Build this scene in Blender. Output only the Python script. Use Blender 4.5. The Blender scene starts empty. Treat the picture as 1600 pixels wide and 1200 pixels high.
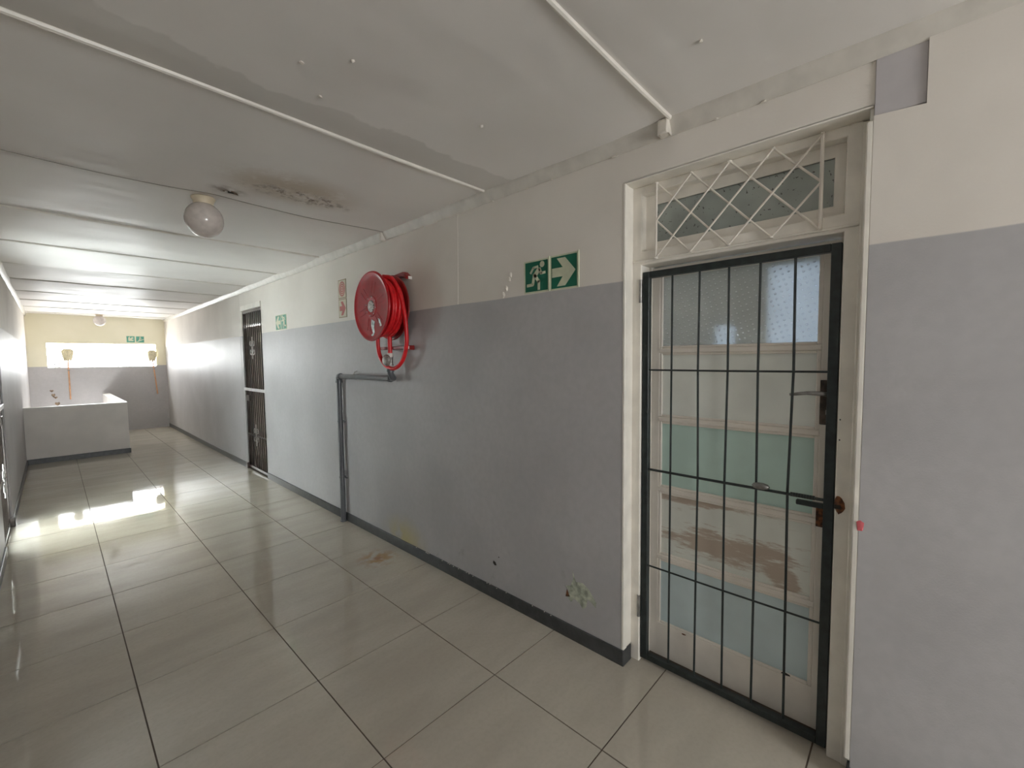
import bpy, bmesh, math, random
from mathutils import Vector, Matrix
random.seed(7)
PI = math.pi
SC = bpy.context.scene
COL = SC.collection

# ------------------------------------------------------------------ camera
F, YAW, PITCH, ROLL, H = 674.3287, math.radians(46.81930), math.radians(-3.36978), math.radians(-0.60456), 1.53786
fw = Vector((math.sin(YAW)*math.cos(PITCH), math.cos(YAW)*math.cos(PITCH), math.sin(PITCH)))
r0 = Vector((math.cos(YAW), -math.sin(YAW), 0)); u0 = r0.cross(fw)
rt = math.cos(ROLL)*r0 + math.sin(ROLL)*u0
up = -math.sin(ROLL)*r0 + math.cos(ROLL)*u0
cd = bpy.data.cameras.new('camera'); cam = bpy.data.objects.new('camera', cd); COL.objects.link(cam)
cam.matrix_world = Matrix(((rt.x, up.x, -fw.x, 0), (rt.y, up.y, -fw.y, 0), (rt.z, up.z, -fw.z, H), (0, 0, 0, 1)))
cd.sensor_width = 36; cd.lens = F/1600*36; cd.clip_start = .02; cd.clip_end = 500
SC.camera = cam

# ------------------------------------------------------------------ sky, light, exposure
SKY = 14.5
wd = bpy.data.worlds.new('overcast_sky'); SC.world = wd; wd.use_nodes = True
wn = wd.node_tree; wb = wn.nodes['Background']
wb.inputs['Color'].default_value = (0.97, 1.0, 1.0, 1); wb.inputs['Strength'].default_value = SKY
XL_ = -.325
def portal(name, loc, rot, sx, sy):
    l = bpy.data.lights.new(name, 'AREA'); l.shape = 'RECTANGLE'; l.size = sx; l.size_y = sy
    l.cycles.is_portal = True
    o = bpy.data.objects.new(name, l); COL.objects.link(o); o.location = loc; o.rotation_euler = rot
portal('window_portal', (.825, 13.2, 1.71), (-PI/2, 0, 0), 1.8, .54)
portal('rear_portal', (.78, -3.6, 1.50), (PI/2, 0, 0), 1.34, 1.14)
portal('stair_portal', (XL_-.1, 10.95, -.80), (0, -PI/2, 0), 1.24, 1.7)
SC.view_settings.view_transform = 'Standard'; SC.view_settings.look = 'None'
SC.view_settings.gamma = 1.0; SC.view_settings.use_curve_mapping = False
SC.view_settings.exposure = 0.58
SC.cycles.use_denoising = True
SC.cycles.max_bounces = 16; SC.cycles.diffuse_bounces = 10; SC.cycles.glossy_bounces = 6
SC.cycles.transmission_bounces = 8; SC.cycles.sample_clamp_indirect = 12.0

# ------------------------------------------------------------------ material helpers
class NT:
    def __init__(s, name):
        s.m = bpy.data.materials.new(name); s.m.use_nodes = True
        s.t = s.m.node_tree; s.b = s.t.nodes['Principled BSDF']
        s.pos = s.n('ShaderNodeNewGeometry').outputs['Position']
    def n(s, kind, **kw):
        x = s.t.nodes.new(kind)
        for k, v in kw.items(): setattr(x, k, v)
        return x
    def put(s, sock, v):
        if hasattr(v, 'is_output'): s.t.links.new(v, sock)
        else:
            if isinstance(v, (tuple, list)) and len(v) == 3 and sock.type == 'RGBA': v = (*v, 1)
            sock.default_value = v
    def math(s, op, a, b=0.0, c=0.0, clamp=False):
        x = s.n('ShaderNodeMath', operation=op, use_clamp=clamp)
        s.put(x.inputs[0], a); s.put(x.inputs[1], b)
        if len(x.inputs) > 2: s.put(x.inputs[2], c)
        return x.outputs[0]
    def noise(s, scale, detail=3, vec=None, rough=.5, stretch=None):
        x = s.n('ShaderNodeTexNoise'); x.inputs['Scale'].default_value = scale
        x.inputs['Detail'].default_value = detail; x.inputs['Roughness'].default_value = rough
        v = vec or s.pos
        if stretch:
            mp = s.n('ShaderNodeMapping'); mp.inputs['Scale'].default_value = stretch
            s.t.links.new(v, mp.inputs['Vector']); v = mp.outputs[0]
        s.t.links.new(v, x.inputs['Vector']); return x.outputs['Fac']
    def ramp(s, f, lo, hi, a=0.0, b=1.0):
        x = s.n('ShaderNodeMapRange'); s.put(x.inputs['Value'], f)
        for k, v in (('From Min', lo), ('From Max', hi), ('To Min', a), ('To Max', b)): x.inputs[k].default_value = v
        x.interpolation_type = 'SMOOTHSTEP'
        return x.outputs[0]
    def mix(s, f, a, b):
        x = s.n('ShaderNodeMix', data_type='RGBA'); s.put(x.inputs[0], f); s.put(x.inputs[6], a); s.put(x.inputs[7], b)
        return x.outputs[2]
    def mixf(s, f, a, b):
        x = s.n('ShaderNodeMix', data_type='FLOAT'); s.put(x.inputs[0], f); s.put(x.inputs[2], a); s.put(x.inputs[3], b)
        return x.outputs[0]
    def xyz(s):
        x = s.n('ShaderNodeSeparateXYZ'); s.t.links.new(s.pos, x.inputs[0]); return x.outputs
    def blob(s, cx, cy, cz, rx, ry, rz, soft=.5):
        """1 inside an ellipsoid, fading out"""
        o = s.xyz()
        a = s.math('POWER', s.math('DIVIDE', s.math('SUBTRACT', o[0], cx), rx), 2)
        b = s.math('POWER', s.math('DIVIDE', s.math('SUBTRACT', o[1], cy), ry), 2)
        c = s.math('POWER', s.math('DIVIDE', s.math('SUBTRACT', o[2], cz), rz), 2)
        d = s.math('SQRT', s.math('ADD', s.math('ADD', a, b), c))
        return s.ramp(d, 1.0, soft)
    def bump(s, h, strength, dist=.01, prev=None):
        x = s.n('ShaderNodeBump'); x.inputs['Strength'].default_value = strength; x.inputs['Distance'].default_value = dist
        s.put(x.inputs['Height'], h)
        if prev: s.t.links.new(prev, x.inputs['Normal'])
        return x.outputs[0]
    def set(s, **kw):
        for k, v in kw.items(): s.put(s.b.inputs[k.replace('_', ' ')], v)
        return s.m

def simple(name, col, rough=.5, metal=0.0, var=.06, scale=12, bump=0.0, bscale=60, spec=.5):
    s = NT(name); f = s.noise(scale, 4)
    d = tuple(max(0, c*(1-var*2.2)) for c in col); l = tuple(min(1, c*(1+var)) for c in col)
    kw = dict(Base_Color=s.mix(s.ramp(f, .25, .75), d, l), Roughness=s.mixf(f, rough*.85, min(1, rough*1.15)), Metallic=metal)
    kw['Specular_IOR_Level'] = spec
    if bump: kw['Normal'] = s.bump(s.noise(bscale, 3), bump, .004)
    return s.set(**kw)

M = {}
def wall_material(name, split=1.9, stain=True, cream=((.70, .655, .60), (.76, .715, .66))):
    s = NT(name); o = s.xyz()
    wob = s.math('MULTIPLY', s.math('SUBTRACT', s.noise(1.2, 2), .5), .02)
    z = s.math('ADD', o[2], wob)
    k = s.ramp(z, split-.003, split+.003)
    patch = s.ramp(s.noise(1.7, 4), .35, .7)
    fine = s.ramp(s.noise(25, 4), .3, .7)
    upc = s.mix(patch, *cream)
    loc = s.mix(patch, (.425, .415, .42), (.48, .468, .474))
    loc = s.mix(s.math('MULTIPLY', fine, .25), loc, (.37, .36, .365))
    scuff = s.ramp(s.noise(7, 6, rough=.7), .62, .72)
    low = s.ramp(o[2], .9, .1)
    loc = s.mix(s.math('MULTIPLY', s.math('MULTIPLY', scuff, low), .35), loc, (.27, .25, .23))
    c = s.mix(k, loc, upc)
    if stain:
        yb = s.math('MULTIPLY', s.blob(1.88, 2.98, .07, .3, .40, .26, .1), s.ramp(s.noise(6, 5), .30, .55))
        c = s.mix(s.math('MULTIPLY', yb, .7), c, (.48, .40, .14))
    b1 = s.bump(s.noise(2.2, 2), .25, .03)
    b2 = s.bump(s.noise(150, 2), s_b(.28), .002, b1)
    return s.set(Base_Color=c, Roughness=s.mixf(k, .44, .6), Normal=b2, Specular_IOR_Level=s.mixf(k, .28, .15))
def s_b(v): return v
M['wall'] = wall_material('two_tone_wall_paint')
M['far_wall'] = wall_material('far_wall_paint', 1.47, False, ((.76, .72, .56), (.80, .76, .61)))
# ceiling: glossy oil paint, water stain by the lamp, greyer strip where the newer coat stops
s = NT('ceiling_paint'); o = s.xyz()
p_ = s.ramp(s.noise(1.3, 4), .3, .7)
c = s.mix(p_, (.74, .71, .68), (.81, .78, .75))
edge = s.math('ADD', o[1], s.math('MULTIPLY', s.math('SUBTRACT', s.noise(2.2, 5, rough=.6), .5), .35))
strip = s.math('MULTIPLY', s.ramp(edge, 1.74, 1.76), s.ramp(o[1], 1.95, 1.94))
c = s.mix(s.math('MULTIPLY', strip, .7), c, (.62, .595, .56))
st = s.blob(1.03, 2.72, 2.55, .50, .32, .3, .2)
c = s.mix(s.math('MULTIPLY', s.math('MULTIPLY', st, s.ramp(s.noise(5, 6, rough=.7), .30, .56)), .72), c, (.42, .32, .21))
st2 = s.blob(1.10, 2.79, 2.55, .42, .13, .3, .2)
c = s.mix(s.math('MULTIPLY', st2, s.ramp(s.noise(13, 7, rough=.78), .47, .60)), c, (.13, .085, .055))
st3 = s.blob(.76, 2.98, 2.55, .13, .09, .3, .1)
c = s.mix(s.math('MULTIPLY', s.math('MULTIPLY', st3, s.ramp(s.noise(20, 5), .35, .6)), .8), c, (.13, .08, .04))
b1 = s.bump(s.noise(1.6, 2, stretch=(.6, 2.2, 1)), .22, .05)
b2 = s.bump(s.noise(60, 2), .10, .002, b1)
M['ceiling'] = s.set(Base_Color=c, Roughness=s.mixf(p_, .40, .48), Normal=b2, Specular_IOR_Level=.28)
M['cornice'] = simple('cornice_paint', (.62, .585, .53), .4, var=.05, bump=.25, bscale=20)
M['strip'] = simple('cover_strip_paint', (.78, .74, .68), .35, var=.04, bump=.1)
M['caulk'] = simple('lumpy_filler_paint', (.72, .67, .60), .45, var=.05, bump=.5, bscale=80)
# tiles
s = NT('polished_porcelain'); o = s.xyz()
st = s.noise(1.4, 5, rough=.6, stretch=(1, 3, 1)); fi = s.noise(55, 3)
c = s.mix(s.ramp(st, .3, .7), (.45, .41, .345), (.52, .48, .405))
c = s.mix(s.math('MULTIPLY', s.ramp(fi, .4, .7), .15), c, (.36, .32, .27))
ru = s.math('MULTIPLY', s.blob(1.66, 3.01, 0, .2, .22, .3, .1), s.ramp(s.noise(16, 5), .38, .62))
c = s.mix(s.math('MULTIPLY', ru, .75), c, (.36, .20, .06))
ru2 = s.blob(1.66, 3.01, 0, .045, .05, .3, .3)
c = s.mix(s.math('MULTIPLY', ru2, .7), c, (.30, .12, .03))
sm = s.ramp(s.noise(2.5, 4), .3, .75)
M['tile'] = s.set(Base_Color=c, Roughness=s.mixf(sm, .025, .06), Specular_IOR_Level=.55,
                  Normal=s.bump(s.noise(3.5, 2), .03, .02))
M['grout'] = simple('dark_grout', (.10, .075, .055), .8)
M['skirt'] = simple('charcoal_skirting_paint', (.055, .058, .06), .35, var=.15, scale=20, bump=.2)
M['white_frame'] = simple('cream_gloss_frame_paint', (.81, .77, .70), .35, var=.05, scale=9, bump=.12, bscale=40)
M['door_paint'] = simple('worn_cream_door_paint', (.85, .80, .73), .4, var=.05, scale=6, bump=.15, bscale=40)
M['iron'] = simple('dark_green_grey_gate_paint', (.022, .03, .03), .35, var=.2, scale=30)
M['lattice'] = simple('cream_lattice_paint', (.74, .69, .62), .4, var=.05)
M['brown_iron'] = simple('brown_gate_enamel', (.05, .038, .033), .3, var=.2)
M['brown_door'] = simple('taupe_door_paint', (.40, .32, .275), .45, var=.12)
M['steel'] = simple('bare_steel', (.35, .34, .33), .35, .9, var=.15, scale=40)
M['aluminium'] = simple('bright_band', (.75, .75, .75), .3, .6)
M['old_brass'] = simple('tarnished_plate', (.12, .095, .075), .4, .7, var=.25, scale=30)
M['red'] = simple('dark_red_enamel', (.44, .012, .018), .34, var=.08, scale=18, spec=.3)
M['red_dull'] = simple('red_bracket_enamel', (.28, .012, .012), .35, var=.15)
M['hose'] = simple('bright_red_rubber_hose', (.72, .014, .02), .35, var=.1, scale=25)
M['badge'] = simple('scratched_badge', (.60, .54, .52), .4, .1, var=.45, scale=70)
M['foil'] = simple('silver_foil_label', (.55, .55, .55), .3, .4, var=.3, scale=60)
M['ptfe'] = simple('white_sealing_tape', (.8, .78, .74), .5)
M['valve'] = simple('grey_valve_metal', (.38, .36, .34), .45, .4, var=.2, scale=60)
M['pipe'] = simple('grey_painted_pipe', (.12, .125, .135), .3, var=.06, scale=20)
M['opal'] = simple('opal_glass', (.66, .60, .56), .12, var=.05, scale=30)
M['holder'] = simple('cream_lampholder', (.72, .62, .46), .4)
M['green'] = simple('sign_green', (.005, .13, .075), .3, var=.05)
M['glow'] = simple('pale_sign_film', (.60, .62, .46), .35, var=.06)
M['pale_green'] = simple('faded_sign_green', (.12, .38, .29), .2, var=.08)
M['pink'] = simple('faded_sign_red', (.52, .13, .12), .4, var=.1)
M['cream_sign'] = simple('yellowed_sign_board', (.62, .57, .44), .4)
M['mop'] = simple('cream_mop_yarn', (.72, .65, .47), .9, var=.15, scale=60, bump=.4)
M['wood'] = simple('orange_wooden_stick', (.62, .33, .17), .5, var=.1)
M['plaster'] = simple('exposed_greenish_plaster', (.47, .50, .40), .8, var=.22, scale=35, bump=.25)
M['rust'] = simple('splintered_rusty_wood', (.20, .075, .03), .8, var=.5, scale=60, bump=.8)
M['dark'] = simple('dark_hole', (.03, .025, .02), .9)
M['pinkwax'] = simple('pink_gum', (.65, .13, .15), .5)
M['board'] = simple('torn_board_edge', (.26, .19, .13), .9, var=.3, scale=40)
M['edge'] = simple('seam_shadow_paint', (.36, .335, .30), .8)  # tone of the shadow line drawn along the loose board's seam
M['room'] = simple('dim_room_paint', (.72, .74, .72), .7)
M['concrete'] = simple('grey_concrete', (.42, .41, .39), .85, var=.1, bump=.3)
# window panes of the near door
def pane_mat(name, col, rough, trans, dirt=None, dimple=False, alpha_col=None):
    s = NT(name); c = s.mix(s.ramp(s.noise(6, 4), .3, .7), tuple(x*.9 for x in col), col); t = trans; o = s.xyz()
    kw = {}
    if dirt:
        wv = s.noise(7, 7, rough=.7, stretch=(1, .8, 4.5))
        band = s.math('ADD', s.blob(2.05, .60, .66, .3, .42, .10, .3), s.math('ADD', s.blob(2.05, .78, .86, .3, .5, .05, .3), s.blob(2.05, .38, .58, .3, .09, .09, .3)))
        f = s.math('MULTIPLY', s.ramp(s.math('ADD', s.math('MULTIPLY', band, .26), wv), .58, .74), .8)
        c = s.mix(f, c, dirt); t = s.mixf(f, trans, 0.0)
    if dimple:
        v = s.n('ShaderNodeTexVoronoi'); v.feature = 'F1'; v.inputs['Scale'].default_value = 1.0
        v.inputs['Randomness'].default_value = .12
        mp = s.n('ShaderNodeMapping'); mp.inputs['Scale'].default_value = (0, 44, 44); mp.inputs['Rotation'].default_value = (.3, 0, 0)
        s.t.links.new(s.pos, mp.inputs['Vector']); s.t.links.new(mp.outputs[0], v.inputs['Vector'])
        kw['Normal'] = s.bump(s.ramp(v.outputs['Distance'], .26, .02), .4, .004)
        glint_dot = s.ramp(v.outputs['Distance'], .19, .10); c = s.mix(glint_dot, c, (.95, .97, 1)); t = s.mixf(glint_dot, trans, .5)  # whiter dots put the glints of the dimples into the colour
    else:
        kw['Normal'] = s.bump(s.noise(60, 2), .06, .003)
    return s.set(Base_Color=c, Roughness=rough, Transmission_Weight=t, IOR=1.35 if dimple else 1.45, **kw)
M['p1'] = pane_mat('dimpled_glass', (.90, .94, .92), .10, .55, dimple=True)
M['p2'] = pane_mat('hazy_frosted_glass', (.92, .95, .90), .45, .08)
M['p3'] = pane_mat('sea_green_frosted_glass', (.58, .76, .70), .42, 0)
M['p4'] = pane_mat('painted_dirty_glass', (.80, .82, .76), .35, 0, dirt=(.44, .33, .25))
M['p5'] = pane_mat('pale_blue_frosted_glass', (.62, .73, .75), .42, 0)
s = NT('speckled_dark_glass')
sp = s.ramp(s.noise(75, 2), .66, .70)
c = s.mix(sp, s.mix(s.ramp(s.noise(3, 3), .4, .6), (.27, .30, .28), (.38, .42, .39)), (.06, .06, .055))
M['transom'] = s.set(Base_Color=c, Roughness=s.mixf(sp, .16, .6), Specular_IOR_Level=.9)
s = NT('window_dimming_sheet'); M['dimming_sheet'] = s.set(Base_Color=(.42, .52, .62), Roughness=.9, Transmission_Weight=0.0)  # translucent sheet that holds back the sky behind the back room
tr = s.n('ShaderNodeBsdfTranslucent'); tr.inputs[0].default_value = (.20, .22, .25, 1)
s.t.links.new(tr.outputs[0], s.t.nodes['Material Output'].inputs['Surface'])

s = NT('fill_light_glass'); M['fill_glass'] = s.m  # translucent tone set to fill the mid corridor with light
tr = s.n('ShaderNodeBsdfTranslucent'); tr.inputs[0].default_value = (.74, .77, .77, 1)
s.t.links.new(tr.outputs[0], s.t.nodes['Material Output'].inputs['Surface'])
# ------------------------------------------------------------------ geometry helpers
def box(bm, x0, x1, y0, y1, z0, z1, bev=0.0, seg=1):
    v = [bm.verts.new((x, y, z)) for x in (min(x0, x1), max(x0, x1)) for y in (min(y0, y1), max(y0, y1)) for z in (min(z0, z1), max(z0, z1))]
    fs = [bm.faces.new([v[i] for i in q]) for q in ((0, 1, 3, 2), (4, 6, 7, 5), (0, 4, 5, 1), (2, 3, 7, 6), (0, 2, 6, 4), (1, 5, 7, 3))]
    if bev:
        es = list({e for f in fs for e in f.edges})
        bmesh.ops.bevel(bm, geom=es, offset=bev, segments=seg, affect='EDGES', profile=.5)
    return bm
def B(*a, **k): return box(bmesh.new(), *a, **k)
def tube(bm, pts, r, n=8, closed=False, caps=True, flat=1.0):
    """swept round (or flattened) section; r may be a list"""
    pts = [Vector(p) for p in pts]; N = len(pts); rings = []
    ref = None
    for i, p in enumerate(pts):
        a = pts[(i-1) % N] if (closed or i > 0) else p; b = pts[(i+1) % N] if (closed or i < N-1) else p
        t = (b-a).normalized()
        if ref is None: ref = Vector((0, 0, 1)) if abs(t.z) < .9 else Vector((1, 0, 0))
        s_ = t.cross(ref)
        if s_.length < 1e-5: s_ = t.orthogonal()
        s_.normalize(); q = s_.cross(t).normalized(); ref = q
        rr = r[i] if isinstance(r, (list, tuple)) else r
        rings.append([bm.verts.new(p + s_*math.cos(2*PI*k/n)*rr + q*math.sin(2*PI*k/n)*rr*flat) for k in range(n)])
    for i in range(N if closed else N-1):
        A, C = rings[i], rings[(i+1) % N]
        for k in range(n): bm.faces.new([A[k], A[(k+1) % n], C[(k+1) % n], C[k]])
    if caps and not closed:
        bm.faces.new(rings[0][::-1]); bm.faces.new(rings[-1])
    return bm
def lathe(bm, prof, o, axis='z', n=32, closed=False):
    """prof: list of (radius, height) revolved about an axis through o"""
    o = Vector(o); rings = []
    for r, h in prof:
        ring = []
        for k in range(n):
            c, s_ = math.cos(2*PI*k/n)*r, math.sin(2*PI*k/n)*r
            v = {'z': (c, s_, h), 'x': (h, c, s_), 'y': (s_, h, c)}[axis]
            ring.append(bm.verts.new(o+Vector(v)))
        rings.append(ring)
    L = len(rings)
    for i in range(L if closed else L-1):
        A, C = rings[i], rings[(i+1) % L]
        for k in range(n): bm.faces.new([A[k], A[(k+1) % n], C[(k+1) % n], C[k]])
    if not closed:
        if prof[0][0] > 1e-4: bm.faces.new(rings[0][::-1])
        if prof[-1][0] > 1e-4: bm.faces.new(rings[-1])
    return bm
def prism(bm, pts, f, d):
    """polygon pts (u,v) mapped by f(u,v,w) with w 0..d"""
    a = [bm.verts.new(f(u, v, 0)) for u, v in pts]; b = [bm.verts.new(f(u, v, d)) for u, v in pts]
    n = len(pts); bm.faces.new(a[::-1]); bm.faces.new(b)
    for i in range(n): bm.faces.new([a[i], a[(i+1) % n], b[(i+1) % n], b[i]])
    return bm
def obj(name, bm, mat, parent=None, smooth=False, **props):
    if len(bm.faces): bmesh.ops.recalc_face_normals(bm, faces=bm.faces)
    if parent is not None:
        off = Vector(parent.get('_o', (0, 0, 0)))
    else: off = Vector((0, 0, 0))
    me = bpy.data.meshes.new(name); bm.to_mesh(me); bm.free()
    if off.length: me.transform(Matrix.Translation(-off))
    me.materials.append(mat)
    if smooth:
        for p in me.polygons: p.use_smooth = True
        if hasattr(me, 'set_sharp_from_angle'): me.set_sharp_from_angle(angle=math.radians(42))
    o = bpy.data.objects.new(name, me); COL.objects.link(o)
    if parent is not None: o.parent = parent; o['_o'] = tuple(off)
    for k, v in props.items(): o[k] = v
    return o
def thing(name, label, cat, loc, group=None):
    o = bpy.data.objects.new(name, None); COL.objects.link(o); o.location = loc; o.empty_display_size = .1
    o['_o'] = tuple(loc); o['label'] = label; o['category'] = cat
    if group: o['group'] = group
    return o
def tag(o, label, cat, group=None):
    o['label'] = label; o['category'] = cat
    if group: o['group'] = group
    return o
def struct(name, bm, mat, parent=None, label=None, smooth=False):
    o = obj(name, bm, mat, parent, smooth)
    if parent is None: o['kind'] = 'structure'
    if label: o['label'] = label
    return o

# ------------------------------------------------------------------ room shell
XR, XL, YF, YB, ZC = 1.880, -.325, 13.06, -3.5, 2.553
# right wall: door recess y .13-1.03 (top 2.345), gate opening y 6.19-7.02 (top 2.31)
bm = bmesh.new()
box(bm, XR, XR+.22, 1.03, 6.19, -.02, 2.62); box(bm, XR, XR+.22, 7.02, YF+.2, -.02, 2.62)
box(bm, XR, XR+.22, 6.19, 7.02, 2.31, 2.62); box(bm, XR, XR+.22, .128, 1.03, 2.352, 2.62)
wr = struct('wall_right', bm, M['wall'], label='long corridor wall, cream above a glossy grey dado')
bm = bmesh.new()   # the wall right of the door stands slightly proud, notched at its top corner
pts = [(YB-.2, -.02), (.128, -.02), (.128, 2.312), (.004, 2.303), (.004, 2.62), (YB-.2, 2.62)]
prism(bm, pts, lambda u, v, w: (XR-.014+w, u, v), .234)
struct('wall_near', bm, M['wall'], label='slightly proud wall right of the glazed door')
struct('trim_3', B(XR-.006, XR+.2, .004, .128, 2.31, 2.62, bev=.002), simple('lilac_grey_lintel_paint', (.50, .475, .485), .5, var=.03, bump=.15), label='lilac grey lintel end let into the wall above the door')
bm = bmesh.new()
box(bm, XL-.2, XL, YB-.2, 5.30, -.02, 2.62); box(bm, XL-.2, XL, 6.22, 9.8, -.02, 2.62); box(bm, XL-.2, XL, 5.30, 6.22, 2.2, 2.62)
box(bm, XL-.2, XL, 9.8, 10.1, -1.7, 2.62); box(bm, XL-.2, XL, 11.8, YF+.2, -1.7, 2.62)
box(bm, XL-.2, XL, 10.1, 11.8, -.2, 2.62); box(bm, XL-.2, XL, 10.1, 11.8, -1.7, -1.4)  # unseen low opening, added to brighten the stairwell end
struct('wall_left', bm, M['wall'], label='left corridor wall, cream above a glossy grey dado')
bm = bmesh.new()
WX0, WX1, WZ0, WZ1 = -.05, 1.70, 1.452, 1.958
box(bm, XL-.2, WX0, YF, YF+.2, -1.7, 2.62); box(bm, WX1, XR+.2, YF, YF+.2, -.3, 2.62)
box(bm, WX0, WX1, YF, YF+.2, -1.7, WZ0); box(bm, WX0, WX1, YF, YF+.2, WZ1, 2.62)
wf = struct('wall_far', bm, M['far_wall'], label='end wall of the corridor, pierced by a bright slit opening')
bm = bmesh.new()
box(bm, XL-.2, .13, YB-.2, YB, -.02, 2.62); box(bm, 1.43, XR+.2, YB-.2, YB, -.02, 2.62)
box(bm, .13, 1.43, YB-.2, YB, -.02, .95); box(bm, .13, 1.43, YB-.2, YB, 2.05, 2.62)  # unseen opening behind the camera, added to light the near end
struct('wall_rear', bm, M['wall'])

# ceiling: boards with sagging, rippled faces, joints covered by strips
ceil = struct('ceiling', B(XL-.2, XR+.2, YB-.2, YF+.2, 2.62, 2.68), M['concrete'], label='low ceiling of painted boards with cover strips')
YJ = [-3.5, -2.8, -1.6, -.4, .795, 1.945, 3.105, 4.30, 5.46, 6.62, 7.82, 9.05, 10.25, 11.45, 12.55, YF]
def panel(y0, y1, k):
    bm = bmesh.new(); nx, ny = 44, 22; rnd = random.Random(k*17+3)
    ph = [rnd.uniform(0, 6.28) for _ in range(8)]; g = []
    amp = .0055 if k < 6 else .013
    for j in range(ny+1):
        row = []
        for i in range(nx+1):
            x = XL + (XR-XL)*i/nx; t = j/ny; y = y0+.0015+(y1-y0-.003)*t
            env = math.sin(PI*t)**.6 if 0 < t < 1 else 0
            z = -amp*env*(1+.6*math.sin(2.1*x+ph[0])+.35*math.sin(5.3*x+ph[1]))
            z += -.003*env*math.sin(7*x+ph[2]+3*t)*math.sin(PI*2*t+ph[3])
            z += -.0022*math.sin(11*x+ph[4]+2*t)*env
            if k == 5:   # loose board sagging at its far edge, near the lamp
                z += -.030*(t**2.4)*math.exp(-((x-.18)/.60)**2) - .020*t**3*math.exp(-((x-1.25)/.38)**2) - .006*t**4
                z += .008*t**4*math.exp(-((x-.70)/.12)**2)
            if k == 8: z += -.014*(t**2)*math.exp(-((x-.1)/.5)**2)
            if k == 10: z += -.012*(t**2)*math.exp(-((x-.6)/.5)**2)
            row.append(bm.verts.new((x, y, ZC+z)))
        g.append(row)
    for j in range(ny):
        for i in range(nx): bm.faces.new([g[j][i], g[j+1][i], g[j+1][i+1], g[j][i+1]])
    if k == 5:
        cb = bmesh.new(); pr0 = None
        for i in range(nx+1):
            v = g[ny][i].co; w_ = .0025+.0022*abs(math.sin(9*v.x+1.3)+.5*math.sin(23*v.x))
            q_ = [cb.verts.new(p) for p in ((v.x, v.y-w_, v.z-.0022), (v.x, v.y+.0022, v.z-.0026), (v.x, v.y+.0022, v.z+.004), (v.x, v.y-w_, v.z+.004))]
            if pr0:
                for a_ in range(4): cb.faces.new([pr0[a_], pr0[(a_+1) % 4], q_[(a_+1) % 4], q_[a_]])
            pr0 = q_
        obj('seam_shadow_strip', cb, M['edge'], ceil)  # dark strip drawn as the shadow line of the seam
    # closed board: edges and back
    rim = [g[0][i] for i in range(nx+1)] + [g[j][nx] for j in range(1, ny+1)] + [g[ny][i] for i in range(nx-1, -1, -1)] + [g[j][0] for j in range(ny-1, 0, -1)]
    top = [bm.verts.new((v.co.x, v.co.y, ZC+.012)) for v in rim]
    for i in range(len(rim)):
        j = (i+1) % len(rim); bm.faces.new([rim[i], rim[j], top[j], top[i]])
    bm.faces.new(top)
    return obj('ceiling_board', bm, M['ceiling'], ceil, smooth=True)
for k in range(1, len(YJ)): panel(YJ[k-1], YJ[k], k-1 if k > 0 else 0)
for j, y in enumerate(YJ[1:-1]):
    if abs(y-3.105) < .01: continue
    near = y < 2.5
    w, h = (.0105, .013) if near else ((.011, .009) if y < 5 else (.010, .012))
    bm = bmesh.new(); n = 26
    pts = []
    for i in range(n+1):
        x = XL + (XR-.035-XL)*i/n
        pts.append((x, y+.004*math.sin(3*x+j), ZC-.002-.0015*math.sin(5*x+j*2)))
    tube(bm, pts, w, 8, flat=1.0)
    obj('cover_strip', bm, M['strip'] if y < 5 else M['cornice'], ceil, smooth=True)

# cornices (painted, slightly lumpy quadrant)
def cornice(name, x, sgn, y0, y1, label):
    bm = bmesh.new(); prof = [(0, -.062), (.010, -.064), (.018, -.058), (.040, -.016), (.044, -.006), (.044, .012), (0, .012)]
    n = int((y1-y0)/.09); rings = []; rnd = random.Random(5)
    for i in range(n+1):
        y = y0+(y1-y0)*i/n; d = rnd.uniform(-.0018, .0018)
        rings.append([bm.verts.new((x-sgn*(a+(d if a > 0 else 0)), y, ZC+b+d)) for a, b in prof])
    for i in range(n):
        for k in range(len(prof)):
            q = (k+1) % len(prof); bm.faces.new([rings[i][k], rings[i][q], rings[i+1][q], rings[i+1][k]])
    bm.faces.new(rings[0][::-1]); bm.faces.new(rings[-1])
    return struct(name, bm, M['cornice'], label=label, smooth=True)
c1 = cornice('trim_1', XR+.004, 1, YB, YF, 'lumpy painted cornice along the right wall')
c2 = cornice('trim_2', XL-.004, -1, YB, YF, 'painted cornice along the left wall')
rnd = random.Random(11)
def lump(o, rx, ry, rz, seed=0, sub=2):
    bm = bmesh.new(); bmesh.ops.create_icosphere(bm, subdivisions=sub, radius=1); r = random.Random(seed)
    for v in bm.verts:
        f = 1+r.uniform(-.22, .22); v.co = Vector((v.co.x*rx*f, v.co.y*ry*f, v.co.z*rz*f))+Vector(o)
    return bm
bm = B(XR-.052, XR-.005, .800, .846, ZC-.066, ZC-.004, bev=.006, seg=2)
for v in bm.verts: v.co += Vector((rnd.uniform(-.003, .003), rnd.uniform(-.004, .004), rnd.uniform(-.004, .004)))
obj('filler_cap', bm, M['caulk'], c1, label='square lump of filler at the end of the cover strip')
obj('filler_cap', B(XR-.052, XR-.002, 3.118, 3.150, ZC-.068, ZC-.006, bev=.008, seg=2), M['caulk'], c1)
for k, y in enumerate((-.12, -.20, -.27, .45, .62, 1.08, 1.45, 1.62, 1.9, 2.45, 2.62, 2.85, 3.5, 3.62, 3.75, 4.6)):
    obj('filler_blob', lump((XR-.008, y, ZC-.066), .006, .009+.004*(k % 2), .006, k, 1), M['caulk'], c1, smooth=True)
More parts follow.
